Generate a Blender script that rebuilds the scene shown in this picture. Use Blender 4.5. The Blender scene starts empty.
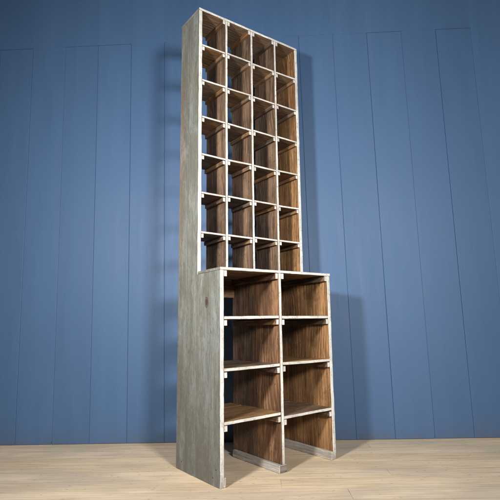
import bpy, bmesh, math, random
from mathutils import Vector, Matrix, noise

random.seed(7)
S = 0.74                                   # metres per cabinet width
YAW = 0.6589                               # how far the cabinet is turned from the wall
RACK = 0.0192                              # the old frame leans a little to the right
D, E, H1, H2 = 0.5735*S, 0.290*S, 1.350*S, 3.392*S
W, W2 = 1.0*S, 0.992*S
WALL_Y = 1.1765*S

scene = bpy.context.scene
col = scene.collection

# ------------------------------------------------------------------ node helpers
class NT:
    def __init__(self, name):
        self.m = bpy.data.materials.new(name)
        self.m.use_nodes = True
        self.t = self.m.node_tree
        self.t.nodes.clear()
        self.out = self.n('ShaderNodeOutputMaterial')
        self.b = self.n('ShaderNodeBsdfPrincipled')
        self.l(self.b.outputs[0], self.out.inputs[0])
    def n(self, kind, **kw):
        o = self.t.nodes.new(kind)
        for k, v in kw.items(): setattr(o, k, v)
        return o
    def l(self, a, b): self.t.links.new(a, b)
    def put(self, sock, v):
        if isinstance(v, bpy.types.NodeSocket): self.l(v, sock)
        else: sock.default_value = v
    def math(self, op, a, b=0.0, c=None, clamp=False):
        o = self.n('ShaderNodeMath', operation=op, use_clamp=clamp)
        self.put(o.inputs[0], a); self.put(o.inputs[1], b)
        if c is not None: self.put(o.inputs[2], c)
        return o.outputs[0]
    def vmath(self, op, a, b):
        o = self.n('ShaderNodeVectorMath', operation=op)
        self.put(o.inputs[0], a); self.put(o.inputs[1], b)
        return o.outputs[0]
    def noise(self, vec, scale, detail=4, rough=.55, dist=0.0, out=0):
        o = self.n('ShaderNodeTexNoise')
        self.l(vec, o.inputs['Vector'])
        o.inputs['Scale'].default_value = scale; o.inputs['Detail'].default_value = detail
        o.inputs['Roughness'].default_value = rough; o.inputs['Distortion'].default_value = dist
        return o.outputs[out]
    def ramp(self, fac, stops, interp='LINEAR'):
        o = self.n('ShaderNodeValToRGB'); r = o.color_ramp; r.interpolation = interp
        while len(r.elements) < len(stops): r.elements.new(.5)
        for e, (p, c) in zip(r.elements, stops):
            e.position = p
            e.color = (*c, 1) if isinstance(c, tuple) else (c, c, c, 1)
        self.l(fac, o.inputs[0]); return o.outputs[0]
    def mix(self, fac, a, b, mode='MIX'):
        o = self.n('ShaderNodeMix', data_type='RGBA', blend_type=mode)
        self.put(o.inputs[0], fac)
        for i, v in ((6, a), (7, b)):
            if isinstance(v, tuple): v = (*v, 1) if len(v) == 3 else v
            self.put(o.inputs[i], v)
        return o.outputs[2]
    def coords(self, rnd=True):
        tc = self.n('ShaderNodeTexCoord').outputs['Object']
        if not rnd: return tc, tc
        oi = self.n('ShaderNodeObjectInfo').outputs['Random']
        cx = self.n('ShaderNodeCombineXYZ')
        self.l(self.math('MULTIPLY', oi, 7.3), cx.inputs[0])
        self.l(self.math('MULTIPLY', oi, 13.7), cx.inputs[1])
        self.l(self.math('MULTIPLY', oi, 23.1), cx.inputs[2])
        return self.vmath('ADD', tc, cx.outputs[0]), tc
    def scaled(self, v, s):
        o = self.n('ShaderNodeMapping'); self.l(v, o.inputs[0])
        o.inputs['Scale'].default_value = s; return o.outputs[0]
    def sep(self, v):
        o = self.n('ShaderNodeSeparateXYZ'); self.l(v, o.inputs[0]); return o.outputs
    def bump(self, h, strength, dist, prev=None):
        o = self.n('ShaderNodeBump'); self.l(h, o.inputs['Height'])
        o.inputs['Strength'].default_value = strength; o.inputs['Distance'].default_value = dist
        if prev is not None: self.l(prev, o.inputs['Normal'])
        return o.outputs[0]
    def finish(self, color, rough, normal=None, spec=.3):
        self.put(self.b.inputs['Base Color'], color)
        self.put(self.b.inputs['Roughness'], rough)
        self.b.inputs['Specular IOR Level'].default_value = spec
        if normal is not None: self.l(normal, self.b.inputs['Normal'])
        return self.m

def axis_scale(axis, along, across):
    v = [across]*3; v['xyz'.index(axis)] = along
    return tuple(v)

def grain(nt, v, axis):
    """returns fine-fibre, ring-figure and broad-tone fields along an axis"""
    fibre = nt.noise(nt.scaled(v, axis_scale(axis, 5, 190)), 1, 5, .65)
    broad = nt.noise(nt.scaled(v, axis_scale(axis, 1.6, 11)), 1, 3, .5)
    warp = nt.noise(nt.scaled(v, axis_scale(axis, 3.2, 7)), 1, 3, .5, 0)
    s = nt.sep(v)
    cross = nt.math('ADD', s[1 if axis != 'y' else 0], nt.math('MULTIPLY', s[2 if axis != 'z' else 0], .6))
    ph = nt.math('ADD', nt.math('MULTIPLY', cross, 260), nt.math('MULTIPLY', warp, 34))
    ring = nt.math('MULTIPLY_ADD', nt.math('SINE', ph), .5, .5)
    ring = nt.math('POWER', ring, 1.6)
    return fibre, ring, broad

def raw_wood(name, axis, dark, mid, light, seam=False, gain=1.0):
    nt = NT(name)
    v, tc = nt.coords()
    s = nt.sep(tc)
    if seam:       # two boards glued edge to edge: shift the figure on one of them
        front = nt.math('LESS_THAN', s[1], E - .012)
        off = nt.n('ShaderNodeCombineXYZ'); nt.l(nt.math('MULTIPLY', front, 3.7), off.inputs[2])
        nt.l(nt.math('MULTIPLY', front, 1.9), off.inputs[1])
        v = nt.vmath('ADD', v, off.outputs[0])
    fibre, ring, broad = grain(nt, v, axis)
    streak = nt.noise(nt.scaled(v, axis_scale(axis, 2.5, 95)), 1, 5, .65, .2)
    where = nt.ramp(nt.noise(v, 3.1, 2), [(.42, 0.0), (.62, 1.0)])
    ring = nt.math('MULTIPLY_ADD', nt.math('SUBTRACT', ring, .5), nt.math('MULTIPLY_ADD', where, .85, .15), .5)
    f = nt.math('MULTIPLY_ADD', fibre, .42, nt.math('MULTIPLY', ring, .11))
    f = nt.math('MULTIPLY_ADD', streak, .30, f)
    f = nt.math('MULTIPLY_ADD', broad, .60, nt.math('SUBTRACT', f, .23))
    c = nt.ramp(f, [(.20, dark), (.44, mid), (.68, light)])
    # old stains and dust
    st = nt.noise(v, 7, 5, .6)
    c = nt.mix(nt.ramp(st, [(.52, 0.0), (.75, .65)]), c, tuple(x*.7 for x in dark))
    dust = nt.noise(v, 19, 6, .7)
    c = nt.mix(nt.ramp(dust, [(.55, 0.0), (.85, .35)]), c, (.34, .28, .2))
    ln = nt.noise(nt.scaled(v, axis_scale(axis, 3, 230)), 1, 4, .6, .15)
    c = nt.mix(nt.ramp(ln, [(.32, .4), (.45, 0.0)]), c, tuple(x*1.6 for x in dark))
    pw = nt.noise(nt.scaled(v, axis_scale(axis, 5, 30)), 1, 7, .75, .6)
    c = nt.mix(nt.ramp(pw, [(.60, 0.0), (.70, .5)]), c, (.30, .245, .18))
    # pores
    pores = nt.noise(nt.scaled(v, axis_scale(axis, 22, 620)), 1, 2, .5)
    c = nt.mix(nt.ramp(pores, [(.30, .55), (.42, 0.0)]), c, tuple(x*.4 for x in dark))
    # knots
    vo = nt.n('ShaderNodeTexVoronoi', feature='F1'); nt.l(nt.scaled(v, axis_scale(axis, 3.2, 7.5)), vo.inputs['Vector'])
    kd = vo.outputs['Distance']
    c = nt.mix(nt.ramp(kd, [(.05, .9), (.11, 0.0)]), c, tuple(x*.5 for x in dark))
    if seam:
        d = nt.math('ABSOLUTE', nt.math('SUBTRACT', s[1], E - .012))
        sm = nt.math('LESS_THAN', d, .0011)
        c = nt.mix(nt.math('MULTIPLY', sm, .85), c, (.012, .008, .006))
        c = nt.mix(nt.math('MULTIPLY', front, .6), c, (1.5, 1.22, .95), 'MULTIPLY')  # front half brightened and warmed: lamplight painted into the wood colour
    # faces vary from board to board
    oi = nt.n('ShaderNodeObjectInfo').outputs['Random']
    hsv = nt.n('ShaderNodeHueSaturation')
    nt.l(nt.math('MULTIPLY_ADD', oi, .60*gain, .70*gain), hsv.inputs['Value'])
    nt.l(nt.math('MULTIPLY_ADD', oi, .4, .78), hsv.inputs['Saturation'])
    nt.l(c, hsv.inputs['Color'])
    h = nt.math('MULTIPLY_ADD', ring, .3, fibre)
    bp = nt.bump(h, .8, .0016)
    return nt.finish(hsv.outputs[0], nt.math('MULTIPLY_ADD', fibre, .2, .62), bp, .25)

def white_edge(name, axis):
    nt = NT(name)
    v, tc = nt.coords()
    chip = nt.noise(nt.scaled(v, axis_scale(axis, 28, 110)), 1, 6, .7)
    chip2 = nt.noise(v, 90, 6, .75)
    tone = nt.noise(v, 6, 4, .6)
    c = nt.ramp(tone, [(.32, (.44, .435, .41)), (.62, (.68, .685, .665))])
    fine = nt.noise(nt.scaled(v, axis_scale(axis, 10, 400)), 1, 3, .6)
    c = nt.mix(nt.ramp(fine, [(.35, .45), (.52, 0.0)]), c, (.34, .31, .27))
    m = nt.math('ADD', nt.math('MULTIPLY', chip, .5), nt.math('MULTIPLY', chip2, .5))
    c = nt.mix(nt.ramp(m, [(.39, .8), (.50, 0.0)]), c, (.26, .225, .185))
    ft = nt.math('MULTIPLY', nt.math('SUBTRACT', .075, nt.sep(tc)[2]), 1/.06, clamp=True)
    c = nt.mix(nt.math('MULTIPLY', ft, .6), c, (.20, .185, .165))
    bp = nt.bump(m, .6, .0015)
    return nt.finish(c, .6, bp, .3)

def grey_wood(name, axis='z', panel=False):
    nt = NT(name)
    v, tc = nt.coords(False)
    s = nt.sep(tc)
    if panel:
        front = nt.math('LESS_THAN', s[1], E)
        off = nt.n('ShaderNodeCombineXYZ'); nt.l(nt.math('MULTIPLY', front, 5.7), off.inputs[2])
        v = nt.vmath('ADD', tc, off.outputs[0])
    fibre = nt.noise(nt.scaled(v, axis_scale(axis, 6, 170)), 1, 6, .68)
    streak = nt.noise(nt.scaled(v, axis_scale(axis, 2.2, 42)), 1, 5, .6, .3)
    broad = nt.noise(nt.scaled(v, axis_scale(axis, 1.5, 7)), 1, 4, .55)
    c = nt.ramp(broad, [(.36, (.118, .119, .102)), (.48, (.170, .180, .161)), (.62, (.205, .228, .222))])
    c = nt.mix(nt.ramp(streak, [(.38, .65), (.52, 0.0)]), c, (.145, .135, .098))
    c = nt.mix(nt.ramp(streak, [(.56, 0.0), (.72, .6)]), c, (.29, .308, .288))
    c = nt.mix(nt.ramp(fibre, [(.36, .6), (.5, 0.0)]), c, (.12, .105, .08))
    c = nt.mix(nt.ramp(fibre, [(.55, 0.0), (.75, .3)]), c, (.34, .35, .325))
    # blotches where the paint has gone
    bl = nt.noise(nt.scaled(v, axis_scale(axis, 9, 24)), 1, 8, .75, .8)
    c = nt.mix(nt.ramp(bl, [(.55, 0.0), (.64, .6)]), c, (.15, .125, .09))
    pale = nt.noise(nt.scaled(v, axis_scale(axis, 4, 13)), 1, 8, .72, .4)
    c = nt.mix(nt.ramp(pale, [(.52, 0.0), (.62, .55)]), c, (.295, .312, .300))
    scr = nt.noise(nt.scaled(v, axis_scale(axis, 14, 240)), 1, 3, .6, .3)
    c = nt.mix(nt.ramp(scr, [(.27, .75), (.34, 0.0)]), c, (.06, .052, .04))
    wp = nt.noise(nt.scaled(v, axis_scale(axis, 18, 60)), 1, 6, .7)
    c = nt.mix(nt.ramp(wp, [(.65, 0.0), (.75, .4)]), c, (.44, .46, .43))
    if panel:
        # bare reddish wood along the rear edge, half way up
        rear = nt.math('MULTIPLY', nt.math('SUBTRACT', s[1], D - .085), 1/.07, clamp=True)
        up = nt.math('MULTIPLY', nt.math('SUBTRACT', s[2], 1.0), 1/.35, clamp=True)
        dn = nt.math('MULTIPLY', nt.math('SUBTRACT', 2.25, s[2]), 1/.35, clamp=True)
        rn = nt.noise(nt.scaled(v, axis_scale(axis, 9, 60)), 1, 6, .7, .8)
        k = nt.math('MULTIPLY', nt.math('MULTIPLY', rear, up), dn)
        k = nt.math('MULTIPLY', k, nt.ramp(rn, [(.42, 0.0), (.56, .75)]))
        c = nt.mix(k, c, (.27, .16, .11))
        # grime near the floor, thickest at the foot
        lo = nt.math('MULTIPLY', nt.math('SUBTRACT', .62, s[2]), 1/.6, clamp=True)
        gn = nt.noise(nt.scaled(v, axis_scale(axis, 4, 12)), 1, 6, .65)
        c = nt.mix(nt.math('MULTIPLY', lo, nt.ramp(gn, [(.35, .15), (.6, .8)])), c, (.115, .11, .10))
        # glued joints: between the two main boards and two narrower ones
        for yy, a in ((E + .004, .6), (E + .105, .55), (.105, .35)):
            wob = nt.math('MULTIPLY_ADD', nt.noise(nt.scaled(tc, (0, 0, 6)), 1, 2), .004, -.002)
            dd = nt.math('ABSOLUTE', nt.math('ADD', nt.math('SUBTRACT', s[1], yy), wob))
            c = nt.mix(nt.ramp(dd, [(.0006, a), (.0024, 0.0)]), c, (.06, .052, .042))
        # bruises and rubbed-through spots of every size
        br = nt.noise(nt.scaled(tc, (24, 24, 13)), 1, 8, .78, 1.2)
        c = nt.mix(nt.ramp(br, [(.60, 0.0), (.67, .55)]), c, (.10, .085, .062))
        br2 = nt.noise(nt.scaled(tc, (5, 5, 3)), 1, 5, .6)
        c = nt.mix(nt.ramp(br2, [(.45, 0.0), (.65, .55)]), c, (.13, .13, .108))
        # the one clear knot high on the front board
        def knot(y, z, r):
            dy = nt.math('MULTIPLY', nt.math('SUBTRACT', s[1], y), 1/r)
            dz = nt.math('MULTIPLY', nt.math('SUBTRACT', s[2], z), 1/(r*1.7))
            q = nt.math('SQRT', nt.math('ADD', nt.math('MULTIPLY', dy, dy), nt.math('MULTIPLY', dz, dz)))
            return nt.math('ADD', q, nt.math('MULTIPLY', nt.math('SUBTRACT', nt.noise(tc, 90, 3), .5), .5))
        kq = knot(.165*S, 1.13*S, .017)
        c = nt.mix(nt.ramp(kq, [(.45, .97), (.65, .45), (.85, .85), (1.1, 0.0)]), c, (.055, .035, .022))
        kq = knot(.40*S, .80*S, .009)
        c = nt.mix(nt.ramp(kq, [(.5, .6), (1.0, 0.0)]), c, (.13, .09, .06))
        # paint chips close to the front edge
    spk = nt.noise(nt.scaled(tc, (90, 90, 40)), 1, 6, .8)
    c = nt.mix(nt.ramp(spk, [(.36, .55), (.46, 0.0)]), c, (.085, .075, .058))
    c = nt.mix(nt.ramp(spk, [(.58, 0.0), (.68, .35)]), c, (.42, .43, .40))
    h = nt.math('ADD', nt.math('MULTIPLY', fibre, .7), nt.math('MULTIPLY', bl, .6))
    bp = nt.bump(h, .55, .0012)
    return nt.finish(c, nt.math('MULTIPLY_ADD', fibre, .25, .55), bp, .3)

BROWN = ((.024, .014, .009), (.118, .068, .038), (.35, .215, .122))
SHELF = ((.030, .018, .010), (.150, .086, .043), (.33, .205, .113))
M_panel_in = raw_wood('bare_brown_wood_upright', 'z', *BROWN, seam=False)
M_panel_seam = raw_wood('bare_brown_wood_two_boards_lit_front', 'z', *BROWN, seam=True)
M_shelf = raw_wood('bare_brown_wood_shelf', 'x', *SHELF)
M_batten = raw_wood('bare_brown_wood_batten', 'y', *BROWN)
M_skid = raw_wood('worn_grey_brown_wood', 'y', (.15, .135, .115), (.40, .37, .33), (.66, .63, .58))
M_skid_dark = raw_wood('dark_end_grain', 'x', (.08, .065, .055), (.17, .145, .12), (.32, .29, .25))
M_white_v = white_edge('chipped_white_paint_upright', 'z')
M_white_h = white_edge('chipped_white_paint_level', 'x')
M_grey_panel = grey_wood('weathered_grey_paint_panel', 'z', True)
M_grey_flat = grey_wood('weathered_grey_paint_top', 'x')

# ------------------------------------------------------------------ mesh helpers
def rack(me):
    for v in me.vertices:
        v.co.x += RACK*v.co.z
        v.co.y -= .0025*v.co.z
    me.update()

def finish_mesh(name, bm, mats, choose, parent, jitter=.0007, bevel=.0012, seed=0.0, round_edges=True):
    bmesh.ops.recalc_face_normals(bm, faces=bm.faces)
    if bevel:
        sharp = [e for e in bm.edges if len(e.link_faces) == 2 and e.calc_face_angle(0) > .6]
        for f in bm.faces: f.material_index = 0
        bmesh.ops.bevel(bm, geom=sharp, offset=bevel, segments=1, affect='EDGES', profile=.5)
    bm.normal_update()
    for f in bm.faces:
        f.material_index = choose(f.normal, f.calc_center_median())
    off = Vector((seed*3.1, seed*1.7, seed*5.3))
    for v in bm.verts:
        n = noise.noise_vector(v.co*23 + off)*jitter + noise.noise_vector(v.co*90 + off)*jitter*.6
        v.co += n
    me = bpy.data.meshes.new(name)
    bm.to_mesh(me); bm.free()
    for m in mats: me.materials.append(m)
    rack(me)
    o = bpy.data.objects.new(name, me)
    col.objects.link(o)
    if parent: o.parent = parent
    return o

def board_bm(x0, x1, y0, y1, z0, z1, step=.03):
    """a box with cross cuts along its longest side so that its edges can wander"""
    bm = bmesh.new()
    r = bmesh.ops.create_cube(bm, size=1)
    for v in bm.verts:
        v.co = Vector((x0 + (v.co.x + .5)*(x1-x0), y0 + (v.co.y + .5)*(y1-y0), z0 + (v.co.z + .5)*(z1-z0)))
    dims = (x1-x0, y1-y0, z1-z0)
    for ax in range(3):
        if dims[ax] > step*1.6:
            n = max(1, int(dims[ax]/step))
            lo = (x0, y0, z0)[ax]
            no = Vector((0, 0, 0)); no[ax] = 1
            for i in range(1, n):
                p = Vector((0, 0, 0)); p[ax] = lo + dims[ax]*i/n
                bmesh.ops.bisect_plane(bm, geom=bm.verts[:]+bm.edges[:]+bm.faces[:], plane_co=p, plane_no=no)
    return bm

_seed = [0]
def nxt():
    _seed[0] += 1; return _seed[0]*1.37

def front_back(front, rest=0):
    return lambda n, c: front if abs(n.y) > .75 and n.y < 0 else rest

# ------------------------------------------------------------------ the cabinet
root = bpy.data.objects.new('pigeonhole_cabinet', None)
col.objects.link(root)
root.rotation_euler = (0, 0, YAW)
root['label'] = 'tall weathered grey wooden pigeonhole cabinet with chipped white edges and deeper lower shelves'
root['category'] = 'shelving unit'

TP = .0185     # upper uprights
TL = .0205     # lower uprights

def side_panel(x0, x1, outer):
    """one L-shaped panel: full height behind, stepping forward below"""
    bm = bmesh.new()
    ys_lo = [0, .05, .1, .155, E, E+.07, E+.14, D]
    zs = []
    z = 0.0
    topledge = H1 - .0135
    n = 34
    zs = [topledge*i/n for i in range(n+1)]
    n2 = 50
    zs2 = [topledge + (H2-.013-topledge)*i/n2 for i in range(1, n2+1)]
    allz = zs + zs2
    grid = {}
    def V(y, z):
        k = (round(y, 5), round(z, 5))
        if k not in grid: grid[k] = bm.verts.new((x0, y, z))
        return grid[k]
    for i in range(len(allz)-1):
        ys = ys_lo if i < n else ys_lo[4:]
        for a, b in zip(ys, ys[1:]):
            bm.faces.new((V(a, allz[i]), V(b, allz[i]), V(b, allz[i+1]), V(a, allz[i+1])))
    r = bmesh.ops.extrude_face_region(bm, geom=bm.faces[:])
    for v in r['geom']:
        if isinstance(v, bmesh.types.BMVert): v.co.x = x1
    def choose(nn, c):
        if abs(nn.x) > .8:
            out = (nn.x < 0) if outer < 0 else (nn.x > 0)
            return 1 if out else 0
        if nn.y < -.5: return 2
        return 1
    for v in bm.verts:          # rubbed, slightly rounded foot
        if v.co.z < .02 and v.co.y < .01: v.co.y += .005
    return finish_mesh('side_panel', bm, [M_panel_in, M_grey_panel, M_white_v], choose, root, .0013, .0022, nxt())

left = side_panel(0, TL, -1)
right = side_panel(W-TL, W, 1)
left['label'] = 'weathered grey left side panel, L-shaped in outline'
for yy, zz in ((.085*S, .048*S), (.05*S, .10*S), (.49*S, .06*S)):
    bm = bmesh.new()
    bmesh.ops.create_cone(bm, cap_ends=True, segments=12, radius1=.0032, radius2=.0026, depth=.0012)
    bmesh.ops.rotate(bm, verts=bm.verts, matrix=Matrix.Rotation(math.radians(-90), 3, 'Y'))
    bmesh.ops.translate(bm, verts=bm.verts, vec=(-.0006, yy, zz))
    me = bpy.data.meshes.new('nail'); bm.to_mesh(me); bm.free(); rack(me)
    nt_ = bpy.data.materials.get('rusty_nail')
    if nt_ is None:
        nn = NT('rusty_nail'); v, _ = nn.coords()
        nt_ = nn.finish(nn.ramp(nn.noise(v, 300, 3), [(.3, (.02, .015, .012)), (.7, (.07, .045, .03))]), .6)
    me.materials.append(nt_)
    o = bpy.data.objects.new('nail', me); col.objects.link(o); o.parent = left

# ledge and top boards
LT = .0135
def choose_top(nn, c):
    if nn.y < -.7: return 2
    if nn.z > .7: return 1
    if abs(nn.x) > .7: return 1
    return 0
bm = board_bm(-.0015, W+.0015, -.002, D-.004, H1-LT+.0003, H1, .025)
# notch: behind the step the ledge runs only between the side panels
for v in bm.verts:
    if v.co.y > E - .001:
        if v.co.x < .03: v.co.x = max(v.co.x, TL+.0005)
        if v.co.x > W-.03: v.co.x = min(v.co.x, W-TL-.0005)
finish_mesh('ledge_board', bm, [M_shelf, M_grey_flat, M_white_h], choose_top, root, .0009, .001, nxt())
bm = board_bm(-.001, W2+.003, E-.001, D, H2-.0127, H2, .025)
finish_mesh('top_board', bm, [M_shelf, M_grey_flat, M_white_h], choose_top, root, .0009, .001, nxt())

def upright(name, xc, th, y0, y1, z0, z1, seam=False):
    bm = board_bm(xc-th/2, xc+th/2, y0, y1, z0, z1, .032)
    return finish_mesh(name, bm, [M_panel_seam if seam else M_panel_in, M_white_v], front_back(1), root, .0009, .0012, nxt())
xs = [TP/2, .25*W2, .5*W2, .75*W2, W2-TP/2]
for i in (1, 2, 3):
    upright('divider', xs[i], TP-.0035, E+.0005, D-.003, H1+.0005, H2-.0135)
upright('lower_divider', .5*W, TL-.003, 0.0, D-.003, .0388, H1-LT-.0002, True)

# upper shelves: z of the seven levels from photo
step_u = (H2-H1)/7
zu = [H1 + step_u*k*1.0 for k in range(1, 7)]
ST = .0105
BW, BH = .0165, .0225
for k, z in enumerate(zu):
    for c in range(4):
        xa = (TL if c == 0 else xs[c]+TP/2-.0015) + .0004
        xb = (W-TL if c == 3 else xs[c+1]-TP/2+.0015) - .0004
        dz = random.uniform(-.0022, .0022); tilt = random.uniform(-.0018, .0018)
        bm = board_bm(xa, xb, E+random.uniform(.0, .0025), D-random.uniform(.004, .012), z-ST, z, .03)
        for v in bm.verts: v.co.z += dz + tilt*((v.co.x-xa)/(xb-xa)-.5)*2
        sh = finish_mesh('shelf', bm, [M_shelf, M_white_h], front_back(1), root, .0007, .0009, nxt())
        for side in (0, 1):
            bx0 = xa if side == 0 else xb-BW
            dd = dz + tilt*(-1 if side == 0 else 1)
            bm = board_bm(bx0+.0003, bx0+BW-.0003, E+random.uniform(.001, .004), D-random.uniform(.006, .02),
                          z-ST-BH-.0006+random.uniform(-.002, .002)+dd, z-ST-.0006+dd-.001, .04)
            finish_mesh('batten', bm, [M_batten, M_white_v], front_back(1), root, .0006, .001, nxt())
# battens below the top board, on the three dividers only
for i in (1, 2, 3):
    for sgn in (-1, 1):
        a = xs[i] + sgn*(TP/2-.0012); b = a + sgn*BW
        bm = board_bm(min(a, b), max(a, b), E+.001, D-.01, H2-.0135-BH-.003, H2-.0135, .04)
        finish_mesh('batten', bm, [M_batten, M_white_v], front_back(1), root, .0006, .001, nxt())

# lower shelves
zl = {0: [1.0335*S, .708*S, .386*S], 1: [1.031*S, .7135*S, .362*S]}
LS = .0150
LBW, LBH = .0195, .029
cells = ((TL+.0004, .5*W-(TL-.003)/2-.0004), (.5*W+(TL-.003)/2+.0004, W-TL-.0004))
for c, (xa, xb) in enumerate(cells):
    for j, z in enumerate(zl[c] + [None]):
        if z is not None:
            bm = board_bm(xa, xb, .0015, D-.008 if j < 2 else D-.115, z-LS, z, .03)
            sl = (.001, .002, .0035)[j] * (1 if c == 0 else -1)
            if c == 1 and j == 2: sl = .004
            for v in bm.verts: v.co.z += sl*(((v.co.x-xa)/(xb-xa))-.5)
            sh = finish_mesh('lower_shelf', bm, [M_shelf, M_white_h], front_back(1), root, .0010, .0012, nxt())
            if j == 2:      # the rear board of the bottom shelf lies a little proud
                bm = board_bm(xa, xb-.02, D-.112, D-.008, z-LS+.005, z+.0035, .03)
                finish_mesh('rear_shelf_board', bm, [M_shelf, M_shelf], front_back(1), root, .001, .0012, nxt())
            top = z-LS
        else:
            top = H1-LT
        for side in (0, 1):
            bx0 = xa if side == 0 else xb-LBW
            bm = board_bm(bx0+.0003, bx0+LBW-.0003, .002, D-.03, top-LBH-random.uniform(.001, .003), top-.0012 - (.0025 if z is not None else 0), .04)
            finish_mesh('batten', bm, [M_batten, M_white_v], front_back(1), root, .0007, .0012, nxt())

# rail across the back just under the ledge
bm = board_bm(TL+.001, .5*W-.011, D-.024, D-.005, 1.193*S, H1-LT-.002, .03)
finish_mesh('back_rail', bm, [M_shelf, M_shelf], front_back(1), root, .0008, .0012, nxt())
bm = board_bm(.5*W+.011, W-TL-.001, D-.024, D-.005, 1.193*S, H1-LT-.002, .03)
finish_mesh('back_rail', bm, [M_shelf, M_shelf], front_back(1), root, .0008, .0012, nxt())

# floor skids: one block under the middle upright, one strip inside each side panel
SW, SH = .018, .044
for x0, x1, y0, front in ((TL+.0004, TL+.0125, .003, M_white_v), (.5*W-.0088-SW, .5*W+.0088+SW*.7, -.0005, M_skid_dark), (W-TL-SW, W-TL-.0004, -.002, M_skid)):
    bm = board_bm(x0, x1, y0, D-.02, .0008, SH-(.006 if front is M_skid_dark else 0), .04)
    finish_mesh('skid', bm, [M_skid, front], front_back(1), root, .0010, .0024, nxt())

# ------------------------------------------------------------------ the wall
def wall_paint():
    nt = NT('blue_eggshell_paint')
    v, tc = nt.coords(False)
    s = nt.sep(tc)
    big = nt.noise(nt.scaled(v, (.9, 1, .5)), 1, 3, .5)
    roll = nt.noise(nt.scaled(v, (14, 14, 1.5)), 1, 5, .6)
    c = nt.ramp(big, [(.3, (.049, .101, .201)), (.7, (.057, .114, .222))])
    c = nt.mix(nt.ramp(roll, [(.35, .35), (.65, 0.0)]), c, (.044, .092, .186))
    # each board took the paint a little differently
    bid = nt.math('FLOOR', nt.math('DIVIDE', nt.math('SUBTRACT', s[0], -1.8783*S), .3253*S))
    wn = nt.n('ShaderNodeTexWhiteNoise', noise_dimensions='1D'); nt.l(bid, wn.inputs['W'])
    hs = nt.n('ShaderNodeHueSaturation'); nt.l(nt.math('MULTIPLY_ADD', wn.outputs[0], .07, .965), hs.inputs['Value']); nt.l(c, hs.inputs['Color'])
    c = hs.outputs[0]
    # faint scuffs and thin spots, more of them low down
    sc = nt.noise(nt.scaled(v, (30, 30, 5)), 1, 6, .75, .5)
    c = nt.mix(nt.ramp(sc, [(.66, 0.0), (.74, .30)]), c, (.10, .165, .28))
    low = nt.math('MULTIPLY', nt.math('SUBTRACT', .16, s[2]), 1/.16, clamp=True)
    dirt = nt.noise(nt.scaled(v, (6, 6, 9)), 1, 6, .7)
    c = nt.mix(nt.math('MULTIPLY', nt.math('MULTIPLY', low, low), nt.ramp(dirt, [(.35, .1), (.65, .7)])), c, (.075, .085, .105))
    stip = nt.noise(v, 420, 2, .5)
    brush = nt.noise(nt.scaled(v, (210, 210, 4)), 1, 5, .65)
    wob = nt.noise(nt.scaled(v, (3, 3, 1.1)), 1, 2, .5)
    b1 = nt.bump(wob, .6, .005)
    b2 = nt.bump(nt.math('MULTIPLY_ADD', brush, 1.2, stip), .45, .0007, b1)
    return nt.finish(c, nt.math('MULTIPLY_ADD', roll, .35, .36), b2, .27)
M_wall = wall_paint()

u0, du = -1.8783*S, .3253*S
HZ = 3.7172*S
bm = bmesh.new()
def wall_board(xa, xb, za, zb, off, bev, flush=False, notch=False):
    """a painted board whose long arrises are eased; off = how far it stands proud"""
    y = WALL_Y - off
    dp = bev*.6
    prof = ((xa, WALL_Y+.012), (xa+.0001, y+dp), (xa+bev, y), (xb-bev, y), (xb-.0001, y+dp), (xb, WALL_Y+.012))
    n = 24
    rows = []
    ph = random.uniform(0, 100)
    for i in range(n+1):
        z = za + (zb-za)*i/n
        if i == 1 and notch: z = .022
        if i == n and not flush: zz = zb-bev*.6
        else: zz = z
        row = []
        for k, (px, py) in enumerate(prof):
            if notch and i == 0 and k > 2: px -= .007
            w = noise.noise(Vector((px*3, z*1.3, ph)))*.0009 if 0 < k < 5 else 0
            row.append(bm.verts.new((px + (noise.noise(Vector((z*.9, ph, px)))*.0007 if 0 < k < 5 else 0), py + w, zz)))
        rows.append(row)
    for r0, r1 in zip(rows, rows[1:]):
        for k in range(len(prof)-1):
            bm.faces.new((r0[k], r0[k+1], r1[k+1], r1[k]))
    if flush: return
    # end grain top
    lid = [bm.verts.new((px, WALL_Y+.012, zb)) for px in (xa, xb)]
    t = rows[-1]
    bm.faces.new((t[1], t[2], t[3], t[4], lid[1], lid[0]))
offs = {}
proud = {-2: .0022, -1: .0015, 0: .0, 1: .0026, 2: .0004, 3: .0, 2.5: 0, 10: .0024, 11: .0003, 12: .0022, 13: .0004, 14: .0024}
for n in range(-14, 30):
    off = proud.get(n, random.choice((.0002, .0022, .0008)))
    if n == 3: off = .0003
    if n == 2: off = .0024
    if n == 0: off = .0004
    xa, xb = u0 + n*du, u0 + (n+1)*du
    g = .00035
    zt = HZ - random.uniform(.0, .004)
    fl_ = off < .001
    wall_board(xa+g, xb-g, .0035, HZ+.0006 if fl_ else zt, .0006 if fl_ else off, random.uniform(.0020, .0034), fl_, n in (0, 10))
# header above the boards and the dark backing behind the joints
xa, xb = u0-14*du, u0+30*du
xx = xa
while xx < xb:
    L = 40
    vs = []
    wall_board(xx+.0004, min(xx+L, xb)-.0004, HZ+.0006, 3.9, .0006, .0010)
    xx += L
vs = [bm.verts.new(p) for p in ((xa, WALL_Y+.0045, -.02), (xb, WALL_Y+.0045, -.02), (xb, WALL_Y+.0045, 3.9), (xa, WALL_Y+.0045, 3.9))]
bm.faces.new(vs)
bmesh.ops.recalc_face_normals(bm, faces=bm.faces)
me = bpy.data.meshes.new('wall'); bm.to_mesh(me); bm.free(); me.materials.append(M_wall)
wall = bpy.data.objects.new('wall', me); col.objects.link(wall); wall['kind'] = 'structure'

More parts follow.
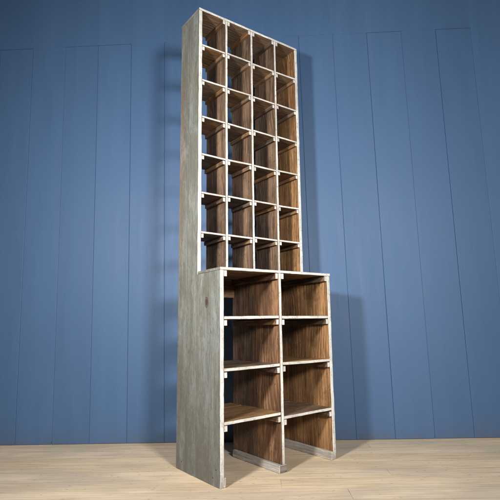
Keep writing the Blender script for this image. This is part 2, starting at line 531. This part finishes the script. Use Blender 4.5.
# ------------------------------------------------------------------ the floor
def floor_mat():
    nt = NT('pale_oiled_floorboards')
    v, tc = nt.coords(False)
    s = nt.sep(tc)
    bw = .137
    row = nt.math('FLOOR', nt.math('DIVIDE', s[1], bw))
    fy = nt.math('FRACT', nt.math('DIVIDE', s[1], bw))
    # length joints, staggered by row
    wn = nt.n('ShaderNodeTexWhiteNoise', noise_dimensions='1D'); nt.l(row, wn.inputs['W'])
    lx = nt.math('ADD', nt.math('DIVIDE', s[0], 3.1), nt.math('MULTIPLY', wn.outputs[0], 5.0))
    pl = nt.math('FLOOR', lx); fx = nt.math('FRACT', lx)
    cid = nt.n('ShaderNodeCombineXYZ'); nt.l(row, cid.inputs[0]); nt.l(pl, cid.inputs[1])
    w2 = nt.n('ShaderNodeTexWhiteNoise', noise_dimensions='2D'); nt.l(cid.outputs[0], w2.inputs['Vector'])
    off = nt.n('ShaderNodeCombineXYZ')
    nt.l(nt.math('MULTIPLY', w2.outputs[0], 17), off.inputs[0]); nt.l(nt.math('MULTIPLY', w2.outputs[0], 31), off.inputs[2])
    v = nt.vmath('ADD', tc, off.outputs[0])
    fibre = nt.noise(nt.scaled(v, (4, 90, 1)), 1, 7, .72, .3)
    warp = nt.noise(nt.scaled(v, (1.6, 8, 1)), 1, 3, .5)
    ring = nt.math('MULTIPLY_ADD', nt.math('SINE', nt.math('MULTIPLY_ADD', s[1], 230, nt.math('MULTIPLY', warp, 30))), .5, .5)
    broad = nt.noise(nt.scaled(v, (1.3, 9, 1)), 1, 4, .6)
    f = nt.math('MULTIPLY_ADD', fibre, .56, nt.math('MULTIPLY_ADD', ring, .07, nt.math('MULTIPLY', broad, .4)))
    c = nt.ramp(f, [(.30, (.37, .268, .165)), (.50, (.65, .515, .35)), (.70, (.82, .69, .51))])
    tone = nt.math('MULTIPLY_ADD', w2.outputs[0], .10, .97)
    hs = nt.n('ShaderNodeHueSaturation'); nt.l(tone, hs.inputs['Value']); nt.l(c, hs.inputs['Color'])
    nt.l(nt.math('MULTIPLY_ADD', wn.outputs[0], .14, .93), hs.inputs['Saturation'])
    c = hs.outputs[0]
    st = nt.noise(nt.scaled(tc, (1.2, 3, 1)), 1, 6, .6)
    c = nt.mix(nt.ramp(st, [(.46, 0.0), (.60, .6)]), c, (.46, .39, .30))
    spk = nt.noise(nt.scaled(v, (30, 120, 1)), 1, 3, .6)
    c = nt.mix(nt.ramp(spk, [(.27, .6), (.34, 0.0)]), c, (.30, .21, .14))
    # knots
    vo = nt.n('ShaderNodeTexVoronoi', feature='F1'); nt.l(nt.scaled(v, (3.2, 9, 0.001)), vo.inputs['Vector'])
    c = nt.mix(nt.ramp(vo.outputs['Distance'], [(.035, .95), (.07, .5), (.15, 0.0)]), c, (.20, .12, .07))
    ey = nt.math('ABSOLUTE', nt.math('SUBTRACT', fy, .5)); ex = nt.math('ABSOLUTE', nt.math('SUBTRACT', fx, .5))
    jy = nt.math('GREATER_THAN', ey, .5-.0014/bw); jx = nt.math('GREATER_THAN', ex, .4996)
    j = nt.math('MAXIMUM', jy, jx)
    jn = nt.ramp(nt.noise(nt.scaled(tc, (1.2, 9, 1)), 1, 3), [(.40, .2), (.62, .75)])
    c = nt.mix(nt.math('MULTIPLY', j, jn), c, (.16, .115, .08))
    b = nt.bump(nt.math('SUBTRACT', fibre, j), .35, .0010)
    return nt.finish(c, nt.math('MULTIPLY_ADD', fibre, .2, .5), b, .3)
bm = bmesh.new()
vs = [bm.verts.new(p) for p in ((-4.5, -5, 0), (5.5, -5, 0), (5.5, WALL_Y+.02, 0), (-4.5, WALL_Y+.02, 0))]
bm.faces.new(vs)
me = bpy.data.meshes.new('floor'); bm.to_mesh(me); bm.free(); me.materials.append(floor_mat())
fl = bpy.data.objects.new('floor', me); col.objects.link(fl); fl['kind'] = 'structure'

# ------------------------------------------------------------------ camera
cr, sr = math.cos(YAW), math.sin(YAW)
def world(p):
    return Vector(((p[0]*cr - p[1]*sr)*S, (p[0]*sr + p[1]*cr)*S, p[2]*S))
cy_, cp, crl = -0.6209+YAW, 0.154, -0.0247
f = Vector((-math.sin(cy_)*math.cos(cp), math.cos(cy_)*math.cos(cp), math.sin(cp)))
rt = Vector((math.cos(cy_), math.sin(cy_), 0)); up = rt.cross(f)
r2 = rt*math.cos(crl) + up*math.sin(crl); up2 = -rt*math.sin(crl) + up*math.cos(crl)
cam = bpy.data.cameras.new('camera'); co = bpy.data.objects.new('camera', cam); col.objects.link(co)
m = Matrix((( r2.x, up2.x, -f.x), (r2.y, up2.y, -f.y), (r2.z, up2.z, -f.z))).to_4x4()
m.translation = world((-1.6202, -2.5239, .9616))
co.matrix_world = m
cam.sensor_fit = 'HORIZONTAL'; cam.sensor_width = 36; cam.lens = 36*468.7/500
cam.shift_x = (250-239.7)/500; cam.shift_y = (254.24-250)/500
cam.clip_start = .05; cam.clip_end = 100
scene.camera = co

# ------------------------------------------------------------------ lights
def softbox(name, p, aim, size, power, colour):
    l = bpy.data.lights.new(name, 'AREA'); l.shape = 'DISK'; l.size = size; l.energy = power; l.spread = math.radians(130); l.color = colour
    o = bpy.data.objects.new(name, l); col.objects.link(o)
    o.location = world(p)
    o.rotation_euler = (world(aim) - o.location).to_track_quat('-Z', 'Y').to_euler()
softbox('left_softbox', (-2.5, -1.15, 2.26), (.5, .3, 1.6), .26, 50, (1, .965, .92))
softbox('right_softbox', (-.64, -4.0, 2.22), (.5, .5, 1.75), .50, 74, (1, .97, .93))

w = bpy.data.worlds.new('World'); scene.world = w; w.use_nodes = True
w.node_tree.nodes['Background'].inputs[0].default_value = (.62, .70, .82, 1)
w.node_tree.nodes['Background'].inputs[1].default_value = .018

scene.view_settings.view_transform = 'Standard'
scene.view_settings.look = 'None'
scene.view_settings.exposure = 0
scene.render.engine = 'CYCLES'
